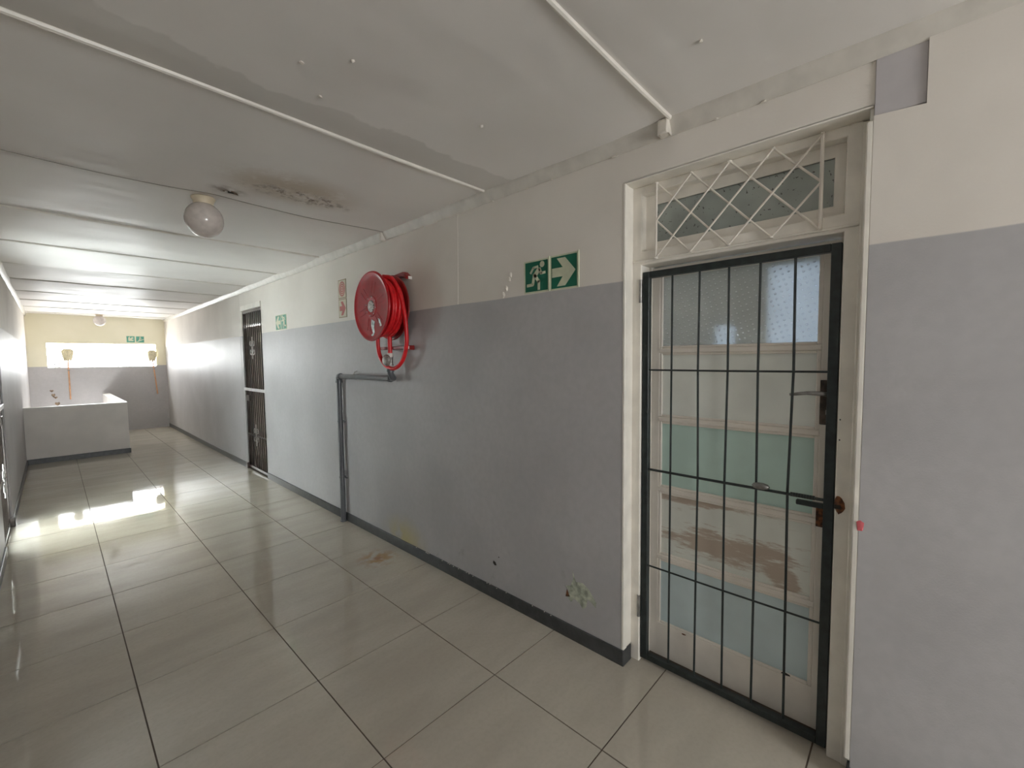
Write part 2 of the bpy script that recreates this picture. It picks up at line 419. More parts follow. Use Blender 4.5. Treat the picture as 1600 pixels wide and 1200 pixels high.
for k, (x, y) in enumerate(((.745, 1.419), (.754, 1.698), (1.326, 1.41), (1.473, .538), (.174, 2.852), (.63, 1.55))):
    obj('nail_head', lump((x, y, ZC-.009), .008, .008, .006, k, 1), M['caulk'], ceil, smooth=True)
# torn flap and hole by the lamp
bm = bmesh.new()
prism(bm, [(-.05, -.045), (.035, -.035), (.055, .02), (.01, .05)], lambda u, v, w: (.722+u, 2.965+v, ZC-.012+.0008*w-.25*(u+.05)*.35), 3)
obj('torn_flap', bm, M['ceiling'], ceil)
bm = bmesh.new()
prism(bm, [(-.03, -.012), (.02, -.022), (.05, .0), (.06, .02), (.02, .012), (-.02, .006)], lambda u, v, w: (.762+u, 2.995+v, ZC-.0145-w), .004)
obj('torn_edge', bm, M['board'], ceil)
bm = bmesh.new()
prism(bm, [(-.016, -.01), (.012, -.014), (.022, .008), (-.008, .012)], lambda u, v, w: (.772+u, 2.985+v, ZC-.020-w), .003)
obj('hole', bm, M['dark'], ceil)

# floor: dark grout bed with individual polished tiles
PX0, PX1, PY0 = .735, .855, 9.80   # stairwell parapet
bm = bmesh.new()
box(bm, XL-.2, XR+.30, YB-.2, PY0+.1, -.10, -.0035); box(bm, PX0, XR+.2, PY0+.1, YF+.1, -.10, -.0035)
floor = struct('floor', bm, M['grout'], label='corridor floor of large polished beige tiles')
T, GX, GY, g = .6, 2.003, .8537, .0028
xs = [GX-T*k for k in range(0, 5)][::-1]; 
for iy in range(-8, 22):
    ya, yb = GY+T*iy, GY+T*(iy+1)
    ya, yb = max(ya, YB-.05), min(yb, YF+.02)
    if yb-ya < .02: continue
    for ix in range(-1, 5):
        xa, xb = GX-T*(ix+1), GX-T*ix
        xa, xb = max(xa, XL-.02), xb
        rects = []
        if ix == -1:
            a, b = max(ya, .13), min(yb, 1.03); rects = [(xa, 2.10, a, b)] if b-a > .02 else []
        else:
            if xb-xa < .02: continue
            if ix == 0:
                rects.append((xa, XR+.004, ya, yb))
                a, b = max(ya, .13), min(yb, 1.03)
                if b-a > .02: rects.append((XR+.0042, xb, a, b))
            else: rects.append((xa, xb, ya, yb))
        out = []
        for r in rects:
            x0, x1, y0, y1 = r
            if y1 > PY0+.06 and x0 < PX0+.02:     # stairwell hole
                if x1 > PX0+.03: out.append((PX0+.02, x1, y0, y1)) if y0 > PY0+.05 else out.extend([(x0, x1, y0, PY0+.05), (PX0+.02, x1, PY0+.0505, y1)])
                elif y0 < PY0+.05: out.append((x0, x1, y0, PY0+.05))
            else: out.append(r)
        if not out: continue
        bm = bmesh.new(); dz = random.uniform(-.0003, .0003)
        for (x0, x1, y0, y1) in out:
            ga = g if abs(x0-(GX-T*(ix+1))) < 1e-4 else 0; gb = g if abs(x1-(GX-T*ix)) < 1e-4 else 0
            gc = g if abs(y0-(GY+T*iy)) < 1e-4 else 0; gd = g if abs(y1-(GY+T*(iy+1))) < 1e-4 else 0
            box(bm, x0+ga, x1-gb, y0+gc, y1-gd, -.009, dz, bev=0)
        t_ = obj('tile', bm, M['tile'], floor)
# skirting
def skirt(name, segs, label):
    bm = bmesh.new()
    for s_ in segs: box(bm, *s_, -.003, .078, bev=.004, seg=2)
    return struct(name, bm, M['skirt'], label=label)
skirt('baseboard_right', [(XR-.010, XR+.006, 1.022, 6.17), (XR-.010, XR+.075, 1.018, 1.0325), (XR-.010, XR+.006, 7.04, YF)], 'charcoal painted skirting along the right wall')
skirt('baseboard_near', [(XR-.026, XR-.010, YB, .124), (XR-.026, XR+.07, .124, .138)], 'charcoal skirting right of the glazed door')
skirt('baseboard_left', [(XL-.004, XL+.012, YB, 5.27), (XL-.004, XL+.012, 6.25, PY0)], 'charcoal painted skirting along the left wall')
skirt('baseboard_parapet', [(XL+.012, PX1+.012, PY0-.014, PY0+.004), (PX1-.004, PX1+.012, PY0-.014, YF)], 'charcoal skirting round the stair parapet')
# stair parapet (L shaped low wall)
bm = bmesh.new()
bm_pts = [(XL-.01, PY0), (PX1, PY0), (PX1, YF+.01), (PX0, YF+.01), (PX0, PY0+.11), (XL-.01, PY0+.11)]
prism(bm, bm_pts, lambda u, v, w: (u, v, -1.6+w), 1.6+.855)
par = struct('wall_parapet', bm, simple('parapet_grey_paint', (.76, .725, .695), .38, var=.04, scale=3, bump=.2), label='low L-shaped parapet around the stairwell')
prism_bm = bmesh.new()
prism(prism_bm, [(XL-.005, PY0-.003), (PX1+.003, PY0-.003), (PX1+.003, YF), (PX0-.003, YF), (PX0-.003, PY0+.113), (XL-.005, PY0+.113)], lambda u, v, w: (u, v, .855+w), .012)
obj('coping', prism_bm, simple('coping_sheen_white', (.78, .77, .76), .3), par, label='top edge whitened for the window sheen on it')  # window sheen on the parapet top put into a whiter colour
struct('trim_4', B(XL-.1, PX0+.05, PY0, YF+.1, -1.7, -1.6), M['concrete'], label='lower stair landing inside the well')

# ------------------------------------------------------------------ near door recess
DL, DR = 1.022, .165   # outer frame
XF = 1.960
bm = bmesh.new()       # cream reveals and soffit lining, moulded
box(bm, XR-.002, XR+.030, 1.020, 1.034, .078, 2.352, bev=.003); box(bm, XR+.030, XF+.01, 1.024, 1.034, .078, 2.352, bev=.002)
rev = struct('trim_5', bm, M['white_frame'], label='cream reveal lining around the door recess')
obj('soffit', B(XR, XF+.01, .13, 1.034, 2.346, 2.356, bev=.002), M['white_frame'], rev)
obj('reveal_strip', B(XR-.014, XR+.012, .127, .146, .10, 2.30, bev=.004), M['white_frame'], rev)
obj('reveal_strip', B(XR+.012, XF+.01, .127, .140, .078, 2.35, bev=.003), M['white_frame'], rev)
frame = struct('trim_6', B(XF, XF+.10, .980, DL+.004, .0, 2.346, bev=.003), M['white_frame'], label='cream painted door frame with transom bar')
obj('jamb', B(XF, XF+.10, .160, .206, 0, 2.346, bev=.003), M['white_frame'], frame)
obj('jamb_bead', B(XF-.004, XF+.02, .136, .163, .0, 2.34, bev=.003), M['white_frame'], frame)
obj('frame_head', B(XF, XF+.10, .2, .985, 2.308, 2.346, bev=.003), M['white_frame'], frame)
obj('transom_bar', B(XF, XF+.10, .2, .985, 1.978, 2.042, bev=.003), M['white_frame'], frame)
obj('drip_bead', B(XF-.010, XF+.004, .163, 1.020, 1.990, 2.000, bev=.003), M['white_frame'], frame)
obj('back_stop', B(XF+.085, XF+.14, .966, .99, 0, 1.98, bev=.002), M['white_frame'], frame)
obj('back_stop', B(XF+.085, XF+.14, .196, .222, 0, 1.98, bev=.002), M['white_frame'], frame)
# broken wood where the gate lock meets the jamb
bm = lump((XF-.004, .193, .985), .012, .016, .034, 4, 2)
for v in bm.verts: v.co.z += (v.co.y-.19)*.5
obj('splintered_patch', bm, M['rust'], frame, label='splintered rusty hole by the gate lock')
obj('keep_hole', B(XF-.017, XF, .186, .205, .975, .99), M['dark'], frame)
for z in (1.30, 1.225): obj('screw_hole', B(XF-.0005, XF+.004, .196, .200, z, z+.005), M['dark'], frame)
tag(obj('gum_blob', lump((XR-.014, .124, .955), .004, .011, .019, 9, 2), M['pinkwax'], smooth=True), 'pink blob stuck on the wall edge beside the glazed door', 'gum')
bm = bmesh.new(); tube(bm, [(XR-.003, .131, 2.50), (XR+.01, .150, 2.43), (XF-.006, .166, 2.352), (XF-.006, .20, 2.34)], .0022, 6)
tag(obj('thin_cable', bm, M['lattice']), 'thin painted cable running from the lintel to the transom corner', 'cable')

# transom window
t1 = struct('window_1', B(2.008, 2.035, .928, .985, 2.042, 2.310, bev=.002), M['white_frame'], label='narrow transom window over the glazed door')
for b in ((.19, .245, 2.042, 2.310), (.24, .93, 2.262, 2.310), (.24, .93, 2.042, 2.088)):
    obj('sash', B(2.008, 2.035, *b, bev=.002), M['white_frame'], t1)
bm = bmesh.new()
for b in ((.932, .945, 2.075, 2.275), (.232, .245, 2.075, 2.275), (.232, .945, 2.262, 2.272), (.232, .945, 2.078, 2.088)): box(bm, 2.012, 2.022, *b)
obj('glazing_bead', bm, M['white_frame'], t1)
obj('glass_pane', B(2.018, 2.023, .235, .940, 2.08, 2.27), M['transom'], t1)

# lattice burglar guard in front of the transom
lat = thing('window_guard', 'cream diamond lattice guard fixed over the transom window', 'window guard', (1.935, .59, 1.985))
XG = 1.942
def LP(px, py):      # lattice node: column 0..4 (left to right), row 0 top 1 middle 2 bottom
    return (XG, .899-(.899-.274)*px/4, 2.335-(2.335-1.998)*py/2)
for c_ in (0, 4):
    bm = bmesh.new(); a, b = LP(c_, 0), LP(c_, 2); tube(bm, [a, b], .0045 if c_ == 0 else .0065, 8)
    obj('upright', bm, M['lattice'], lat)
for a, b in (((0, 1), (1, 0)), ((0, 2), (2, 0)), ((1, 2), (3, 0)), ((2, 2), (4, 0)), ((3, 2), (4, 1))):
    bm = bmesh.new(); A, C = Vector(LP(*a)), Vector(LP(*b)); tube(bm, [A, C], .0042, 8); obj('diagonal_rod', bm, M['lattice'], lat, smooth=True)
for a, b in (((0, 0), (2, 2)), ((0, 1), (1, 2)), ((1, 0), (3, 2)), ((2, 0), (4, 2)), ((3, 0), (4, 1))):
    bm = bmesh.new(); A, C = Vector(LP(*a)), Vector(LP(*b)); A.x += .006; C.x += .006; tube(bm, [A, C], .0042, 8); obj('diagonal_rod', bm, M['lattice'], lat, smooth=True)
for c_ in range(5):
    for r_ in (0, 2):
        x, y, z = LP(c_, r_); obj('weld', lump((x, y, z), .012, .009, .006, c_+r_, 1), M['lattice'], lat, smooth=True)
for q in ((0, 0), (4, 0), (0, 2), (4, 2)):
    x, y, z = LP(*q); bm = bmesh.new(); tube(bm, [(x, y, z), (XF+.008, y, z)], .004, 6); obj('fixing_peg', bm, M['lattice'], lat)

# glazed door leaf
XD = 2.050
d1 = struct('door_1', B(XD, XD+.040, .925, .978, .018, 1.972, bev=.002), M['door_paint'], label='worn cream door with five stacked glass panes')
obj('stile', B(XD, XD+.040, .212, .272, .018, 1.972, bev=.002), M['door_paint'], d1)
obj('top_rail', B(XD, XD+.040, .27, .93, 1.935, 1.972, bev=.002), M['door_paint'], d1)
obj('bottom_rail', B(XD, XD+.040, .27, .93, .018, .190, bev=.002), M['door_paint'], d1)
PZ = [(1.582, 1.922), (1.245, 1.556), (.893, 1.219), (.548, .866), (.212, .522)]
ZR = [1.935, 1.569, 1.232, .880, .535, .190]
for z in ZR[1:-1]:
    bm = B(XD-.004, XD+.040, .27, .93, z-.0115, z+.0115, bev=.005, seg=2); obj('glazing_bar', bm, M['door_paint'], d1)
PM = ['p1', 'p2', 'p3', 'p4', 'p5']
PLAB = ['clear dimpled glass pane', 'hazy frosted pane', 'sea green frosted pane', 'pane with peeling brown smears', 'pale blue frosted pane']
for k in range(5):
    zt, zb = ZR[k], ZR[k+1]
    e_t = 0 if k == 0 else .0115; e_b = 0 if k == 4 else .0115
    obj('glass_pane', B(XD+.014, XD+.018, .272, .926, zb+e_b-.004, zt-e_t+.004), M[PM[k]], d1, label=PLAB[k])
    bm = bmesh.new(); a, b = zb+e_b, zt-e_t
    for (y0, y1, z0, z1) in ((.912, .9255, a, b), (.2715, .287, a, b), (.287, .912, b-.011, b), (.287, .912, a, a+.011)):
        box(bm, XD+.001, XD+.013, y0, y1, z0, z1, bev=.003)
    obj('glazing_bead', bm, M['door_paint'], d1)
hp = obj('handle_plate', B(XD-.006, XD, .228, .272, 1.268, 1.442, bev=.002), M['old_brass'], d1, label='tarnished lock plate')
bm = bmesh.new(); tube(bm, [(XD-.004, .247, 1.388), (XD-.045, .247, 1.390), (XD-.052, .262, 1.392), (XD-.050, .31, 1.392), (XD-.048, .365, 1.384)], [.009, .009, .009, .007, .0055], 10)
obj('lever', bm, M['steel'], hp, smooth=True)
obj('keyhole', B(XD-.0075, XD-.0055, .244, .252, 1.308, 1.326), M['ptfe'], hp)
obj('bolt_plate', B(XD-.004, XD, .246, .274, .86, .955, bev=.001), M['rust'], d1)
obj('chipped_spot', lump((XD-.001, .36, .200), .002, .02, .006, 3, 1), M['dark'], d1)
obj('chipped_spot', lump((XD-.001, .79, .182), .002, .012, .004, 8, 1), M['rust'], d1)
obj('threshold', B(XD-.01, XD+.06, .2, .99, -.004, .016), M['grout'], d1)

# steel security gate in front of the door
gt = thing('security_gate', 'dark steel bar gate standing closed over the glazed cream door', 'gate', (1.99, .6, 0))
X0, X1 = 1.970, 2.000
YL, YR, ZB, ZT = .977, .210, .020, 1.945
for (y0, y1) in ((YL-.032, YL), (YR, YR+.032)): obj('frame_bar', B(X0, X1, y0, y1, ZB, ZT, bev=.002), M['iron'], gt)
for (z0, z1) in ((ZB, ZB+.030), (ZT-.030, ZT)): obj('frame_bar', B(X0, X1, YR+.032, YL-.032, z0, z1, bev=.002), M['iron'], gt)
for k, y in enumerate((.838, .715, .594, .475, .355)):
    bm = bmesh.new(); b_ = (0, .004, -.003, .002, -.006)[k]
    tube(bm, [(1.985, y, ZB+.02), (1.985, y-b_*.4, .5), (1.985, y-b_, 1.0), (1.985, y+b_*.6, 1.48), (1.985, y, ZT-.02)], .0048, 8)
    obj('upright_bar', bm, M['iron'], gt, smooth=True)
for z in (1.476, .990, .507):
    r_ = .0042 if z != .990 else .006
    bm = bmesh.new(); tube(bm, [(1.9768, YL-.02, z), (1.9765, .6, z-.001), (1.9768, YR+.02, z)], r_, 8); obj('cross_bar', bm, M['iron'], gt, smooth=True)
bm = bmesh.new(); lathe(bm, [(.001, -.033), (.010, -.026), (.014, -.010), (.0145, .010), (.010, .026), (.001, .033)], (1.968, .452, 1.004), 'y', 12)
obj('knob', bm, M['steel'], gt, smooth=True, label='bare steel oval knob')
obj('bolt_housing', B(1.972, 1.990, .225, .330, .955, .975, bev=.003), M['iron'], gt)
bm = bmesh.new()
for k in range(9): lathe(bm, [(.0085, -.004), (.0085, .004)], (1.9768, .345-.009*k, .991), 'y', 8)
obj('spring', bm, M['iron'], gt)
for z in (1.80, .235):
    bm = bmesh.new(); lathe(bm, [(.0085, 0), (.0085, .11)], (1.962, .984, z), 'z', 10); h_ = obj('hinge', bm, M['steel'], gt, smooth=True)

# room behind the door
bm = bmesh.new()
box(bm, 2.11, 4.6, -1.2, -1.0, -.02, 2.7); box(bm, 2.11, 4.6, 3.0, 3.2, -.02, 2.7)
box(bm, 2.11, 4.6, -1.2, 3.2, 2.7, 2.8); box(bm, 2.11, 4.6, -1.2, 3.2, -.1, -.02)
box(bm, 4.5, 4.6, -1.2, .50, -.02, 2.7); box(bm, 4.5, 4.6, 1.02, 1.28, -.02, 2.7); box(bm, 4.5, 4.6, 1.48, 3.2, -.02, 2.7)
box(bm, 4.5, 4.6, .50, 1.02, -.02, 1.52); box(bm, 4.5, 4.6, .50, 1.02, 2.35, 2.7)
box(bm, 4.5, 4.6, 1.28, 1.48, -.02, 1.5); box(bm, 4.5, 4.6, 1.28, 1.48, 1.85, 2.7)
struct('wall_back_room', bm, M['room'])
w2 = struct('added_window', B(4.54, 4.545, .48, 1.04, 1.50, 2.37), M['dimming_sheet'], label='added window with a dimming sheet in the room behind the glazed door')  # unseen window added for the glow in the door glass; sheet dims it
obj('dimming_sheet', B(4.54, 4.545, 1.26, 1.50, 1.48, 1.87), M['dimming_sheet'], w2)

# ------------------------------------------------------------------ peeled paint and chips on the right wall
def patch(name, pts, mat, parent, off=.0008, **k):
    bm = bmesh.new(); prism(bm, pts, lambda u, v, w: (XR+.001-w, u, v), off+.001); return obj(name, bm, mat, parent, **k)
def ipts(lst): return lst
patch('peeled_patch', [(1.330, .388), (1.305, .330), (1.262, .338), (1.225, .318), (1.178, .262), (1.182, .232), (1.205, .250), (1.232, .262), (1.240, .215), (1.262, .196), (1.285, .222), (1.318, .232), (1.338, .205), (1.362, .225), (1.350, .262), (1.375, .285), (1.340, .298), (1.322, .345)], M['plaster'], wr, label='peeled paint baring greenish plaster')
patch('peel_edge', [(1.375, .225), (1.366, .268), (1.380, .288), (1.360, .262), (1.345, .232)], M['rust'], wr)
patch('chip', [(1.945, .245), (1.925, .240), (1.915, .222), (1.932, .216), (1.948, .228)], M['dark'], wr)
patch('chip', [(1.900, .283), (1.893, .285), (1.890, .279), (1.897, .277)], M['dark'], wr)
for k, (y, z) in enumerate(((1.775, 2.005), (1.80, 1.955), (1.765, 2.03), (1.825, 1.92))):
    obj('paint_blister', lump((XR, y, z), .008, .010, .018, k+20, 2), M['caulk'], wr, smooth=True)
bm = bmesh.new(); tube(bm, [(XR, 2.24, 2.49), (XR, 2.244, 2.2), (XR, 2.25, 1.9)], .0022, 6)
obj('surface_wire', bm, M['wall'], wr)
bm = bmesh.new(); tube(bm, [(XR, 7.10, 2.49), (XR, 7.10, 1.2), (XR, 7.10, .08)], .003, 6)
obj('wall_joint', bm, M['wall'], wr)
for k in range(22):
    y = 1.2+rnd.random()*1.6
    obj('grit', lump((XR-.010-rnd.random()*.003, y, .079+rnd.random()*.004), .003, .004, .0025, k, 0), M['caulk'], wr)

# ------------------------------------------------------------------ signs
def stroke(bm, a, b, th, f, d):
    a = Vector((*a, 0)); b = Vector((*b, 0)); t = (b-a).normalized(); n_ = Vector((-t.y, t.x, 0))*th/2; e = t*th*.25
    prism(bm, [tuple((p)[:2]) for p in (a-e-n_, b+e-n_, b+e+n_, a-e+n_)], f, d)
def disc(bm, c, r, f, d, n=20, asp=1.0):
    prism(bm, [(c[0]+math.cos(2*PI*k/n)*r, c[1]+math.sin(2*PI*k/n)*r*asp) for k in range(n)], f, d)
ARROW = [(.25, .9), (.55, .9), (.91, .5), (.55, .1), (.25, .1), (.46, .37), (.07, .37), (.07, .63), (.46, .63)]
def runner(bm, f, d, flip=False):
    g_ = (lambda p: (1-p[0], p[1])) if flip else (lambda p: p)
    disc(bm, g_((.735, .84)), .092, f, d)
    for a, b, th in (((.60, .70), (.45, .53), .15), ((.56, .79), (.38, .77), .07), ((.38, .77), (.27, .62), .075), ((.63, .72), (.69, .57), .09), ((.69, .57), (.85, .58), .075),
                     ((.41, .55), (.36, .27), .10), ((.36, .255), (.13, .245), .09), ((.45, .52), (.60, .33), .11), ((.60, .34), (.60, .10), .10)):
        stroke(bm, g_(a), g_(b), th, f, d)
def board(name, label, cat, f0, squares, loc, green, pale):
    """squares: list of (u0, v0, size, painter)"""
    t_ = thing(name, label, cat, loc)
    for (u0, v0, w, h, paint) in squares:
        fb = lambda u, v, q, u0=u0, v0=v0, w=w, h=h: f0(u0+u*w, v0+v*h, q)
        bm = bmesh.new(); prism(bm, [(0, 0), (1, 0), (1, 1), (0, 1)], fb, .003); pl = obj('panel', bm, pale, t_)
        bm = bmesh.new(); prism(bm, [(.045, .045), (.955, .045), (.955, .955), (.045, .955)], lambda u, v, q: fb(u, v, q+.0025), .0010); obj('field', bm, green, pl)
        bm = bmesh.new(); paint(bm, lambda u, v, q: fb(u, v, q+.0034)); obj('symbol', bm, pale if green is not M['cream_sign'] else M['pink'], pl)
    return t_
rw = lambda y0: (lambda u, v, q: (XR-q, y0-u, v))
def arrow_r(bm, f): prism(bm, ARROW, f, .0008)
def arrow_l(bm, f): prism(bm, [(1-u, v) for u, v in ARROW][::-1], f, .0008)
s1 = board('exit_sign', 'large green running man and right arrow sign near the glazed door', 'sign', rw(1.655), [(0, 1.905, .178, .18, lambda bm, f: runner(bm, f, .0008)), (.187, 1.903, .182, .184, arrow_r)], (XR, 1.47, 1.905), M['green'], M['glow'])
for y in (1.655-.1825, 1.655-.372):
    obj('edge_strip', B(XR-.009, XR, y-.0035, y+.0035, 1.903, 2.09, bev=.001), M['glow'], s1)
s2 = board('exit_sign', 'glare-washed green sign with left arrow and runner, beside the far barred gate', 'sign', rw(5.66), [(0, 1.905, .17, .178, arrow_l), (.178, 1.905, .17, .178, lambda bm, f: runner(bm, f, .0008, True))], (XR, 5.48, 1.905), M['pale_green'], M['glow'])
# faded hose reel sign
def reel_symbol(bm, f):
    n = 24
    for r0_, r1_ in ((.40, .33), (.29, .22), (.18, .11)):
        for k in range(n):
            a, b = 2*PI*k/n, 2*PI*(k+1)/n
            prism(bm, [(.5+r1_*math.cos(a), .5+r1_*math.sin(a)), (.5+r0_*math.cos(a), .5+r0_*math.sin(a)), (.5+r0_*math.cos(b), .5+r0_*math.sin(b)), (.5+r1_*math.cos(b), .5+r1_*math.sin(b))], f, .0008)
    disc(bm, (.5, .5), .06, f, .0008)
def red_arrow(bm, f): prism(bm, [(.30, .86), (.56, .86), (.90, .48), (.56, .12), (.30, .12), (.46, .36), (.14, .36), (.14, .62), (.46, .62)], f, .0008)
hs = board('hose_reel_sign', 'faded red and cream hose reel symbol sign with arrow, left of the reel', 'sign', rw(3.985), [(0, 2.112, .155, .172, reel_symbol), (0, 1.935, .155, .172, red_arrow)], (XR, 3.9, 1.935), M['cream_sign'], simple('brownish_sign_edge', (.33, .25, .15), .4))
# far wall sign
def stairs_symbol(bm, f):
    disc(bm, (.52, .80), .10, f, .0008)
    for a, b, th in (((.50, .66), (.44, .45), .14), ((.50, .62), (.70, .55), .07), ((.44, .45), (.62, .32), .09), ((.44, .45), (.30, .30), .09)): stroke(bm, a, b, th, f, .0008)
    stroke(bm, (.08, .10), (.92, .52), .09, f, .0008)
def arrow_d(bm, f):
    c, s_ = math.cos(-PI*.75), math.sin(-PI*.75)
    prism(bm, [(.5+(u-.5)*c-(v-.5)*s_, .5+(u-.5)*s_+(v-.5)*c) for u, v in [(.5+(a-.5)*.9, .5+(b-.5)*.9) for a, b in ARROW]], f, .0008)
fwm = lambda u, v, q: (1.19+u, YF-q, v)
s3 = board('stairs_sign', 'small green sign with arrow and figure on stairs above the slit opening', 'sign', fwm, [(0, 1.992, .15, .15, arrow_d), (.162, 1.992, .15, .15, stairs_symbol)], (1.35, YF, 1.992), M['pale_green'], M['glow'])

# ------------------------------------------------------------------ fire hose reel
RY, RZ, RA, RB, RR = 2.992, 1.939, 1.657, 1.822, .258
rl = thing('fire_hose_reel', 'red fire hose reel mounted on the corridor wall', 'hose reel', (XR, RY, RZ))
prof = [(.001, .004), (.045, .004), (.05, .001), (.075, .001), (.080, .006), (.215, .007), (.232, .002), (.246, -.004), (RR, .001), (RR+.002, .007), (RR-.002, .012), (.246, .008), (.215, .015), (.08, .013), (.001, .013)]
bm = bmesh.new(); lathe(bm, prof, (RA-.003, RY, RZ), 'x', 64); fl = obj('front_disc', bm, M['red'], rl, smooth=True, label='dark red pressed steel front disc')
bm = bmesh.new(); lathe(bm, [(.001, -.002), (.036, -.002), (.044, .002), (.044, .008), (.001, .008)], (RA-.005, RY, RZ), 'x', 32); obj('badge', bm, M['badge'], fl, smooth=True, label='scratched round centre badge')
for k in range(6):     # paired radial ribs pressed into the disc
    for dd in (-.20, .20):
        a = 2*PI*k/6+PI/2+.25
        c, s_ = math.cos(a), math.sin(a); n_ = Vector((0, -s_, c))*dd*.09
        p0 = Vector((RA+.0035, RY+c*.095, RZ+s_*.095))+n_*1.0; p1 = Vector((RA+.0035, RY+c*.185, RZ+s_*.185))+n_*1.25
        bm = bmesh.new(); tube(bm, [p0, (p0+p1)/2, p1], [.003, .004, .002], 6); obj('rib', bm, M['red'], fl, smooth=True)
for k in range(8):
    a = 2*PI*k/8+.2; bm = bmesh.new(); lathe(bm, [(.0055, -.004), (.0045, -.006), (.001, -.006)], (RA+.003, RY+math.cos(a)*.068, RZ+math.sin(a)*.068), 'x', 8); obj('rivet', bm, M['foil'], fl)
for pts in ([(-.045, -.115), (.005, -.095), (.01, -.15), (-.015, -.20), (.015, -.215), (-.01, -.225), (-.04, -.195), (-.03, -.16)], [(-.115, -.10), (-.09, -.095), (-.115, -.155), (-.14, -.15)]):
    bm = bmesh.new(); prism(bm, pts, lambda u, v, w: (RA+.0045-w, RY+u, RZ+v), .0025); obj('torn_label', bm, M['foil'], fl, label='torn silver label')
bm = bmesh.new(); lathe(bm, [(.09, 0), (.215, -.004), (.245, -.001), (.250, .006), (.245, .010), (.215, .004), (.09, .008)], (RB, RY, RZ), 'x', 56, closed=True); obj('rear_disc', bm, M['red_dull'], rl, smooth=True)
bm = bmesh.new(); lathe(bm, [(.11, 0), (.11, RB-RA-.006)], (RA+.009, RY, RZ), 'x', 32); obj('drum', bm, M['red_dull'], rl, smooth=True)
# hose wound in coils; each layer a spiral
bm = bmesh.new(); hr = .0145; pts = []
turns_per = 5
rad = [.130, .158, .186, .212]
x_a, x_b = RA+.030, RB-.018
for L_, R_ in enumerate(rad):
    tp = turns_per if L_ < 3 else 3.7
    steps = int(tp*30)
    for k in range(steps+1):
        t = k/steps; tt = t if L_ % 2 == 0 else 1-t
        if L_ == 3: tt = 1 - t*.80
        a = -2*PI*(t*tp) + (0 if L_ < 3 else 0)
        rr = R_ + (.007*math.sin(5*t*PI+.6) if L_ == 3 else 0)
        pts.append((x_a+(x_b-x_a)*tt+(.006*math.sin(a*1.0) if L_ == 3 else 0), RY+rr*math.cos(a), RZ+rr*math.sin(a)))
tube(bm, pts, hr, 9, caps=True)
obj('hose_coil', bm, M['hose'], rl, smooth=True, label='bright red rubber hose wound on the drum')
# loose loop hanging from the right side under the drum and back up
def cr(P, n=8):
    P = [Vector(p) for p in P]; P = [2*P[0]-P[1]]+P+[2*P[-1]-P[-2]]; out = []
    for i in range(1, len(P)-2):
        for k in range(n):
            t = k/n; a, b, c, d = P[i-1:i+3]
            out.append(.5*((2*b)+(c-a)*t+(2*a-5*b+4*c-d)*t*t+(3*b-a-3*c+d)*t**3))
    return out+[P[-2]]
lp = cr([(1.742, 2.95, 2.165), (1.752, 2.845, 2.135), (1.768, 2.775, 2.03), (1.785, 2.748, 1.89), (1.795, 2.742, 1.74), (1.800, 2.760, 1.62), (1.795, 2.815, 1.52), (1.785, 2.905, 1.472), (1.775, 3.00, 1.492), (1.765, 3.065, 1.56), (1.758, 3.085, 1.65), (1.755, 3.075, 1.76)], 8)
bm = bmesh.new(); tube(bm, lp, .0155, 10); obj('hose_loop', bm, M['hose'], rl, smooth=True)
# wall bracket, lower guide arm, inlet
bm = B(RB+.012, XR-.001, 2.96, 2.99, 1.78, 2.10, bev=.003); box(bm, XR-.008, XR-.001, 2.93, 3.04, 1.80, 2.08, bev=.002)
obj('wall_bracket', bm, M['red_dull'], rl)
bm = bmesh.new(); prism(bm, [(2.785, 2.160), (2.83, 2.195), (2.96, 2.185), (2.96, 2.165), (2.85, 2.165), (2.787, 2.138)], lambda u, v, w: (XR-.045+w, u, v), .044); obj('top_arm', bm, M['red_dull'], rl)
obj('arm_end', B(XR-.030, XR-.001, 2.780, 2.785, 2.138, 2.160), M['ptfe'], rl)
bm = bmesh.new(); box(bm, 1.80, 1.83, 2.77, 3.13, 1.617, 1.640, bev=.003); box(bm, 1.80, XR-.001, 2.765, 2.785, 1.612, 1.645, bev=.002); obj('guide_arm', bm, M['red_dull'], rl)
obj('arm_end', B(1.810, 1.828, 2.760, 2.765, 1.618, 1.640), M['ptfe'], rl)
bm = bmesh.new(); tube(bm, [(1.79, 2.965, 1.72), (1.79, 2.965, 1.585)], .017, 12); obj('inlet_pipe', bm, M['hose'], rl, smooth=True)
bm = bmesh.new(); lathe(bm, [(.022, 0), (.025, .006), (.025, .024), (.020, .03)], (1.79, 2.965, 1.560), 'z', 8); obj('sealed_joint', bm, M['ptfe'], rl, label='white taped joint')
bm = bmesh.new(); lathe(bm, [(.001, 0), (.024, 0), (.038, .008), (.045, .02), (.045, .030), (.036, .040), (.001, .044)], (1.735, 2.965, 1.535), 'x', 14); obj('valve', bm, M['valve'], rl, smooth=True, label='grey round stop valve')
bm = bmesh.new(); lathe(bm, [(.020, -.028), (.020, .024)], (1.79, 2.965, 1.535), 'z', 12); lathe(bm, [(.024, 0), (.024, .014)], (1.79, 2.965, 1.492), 'z', 8); obj('valve_body', bm, M['valve'], rl)

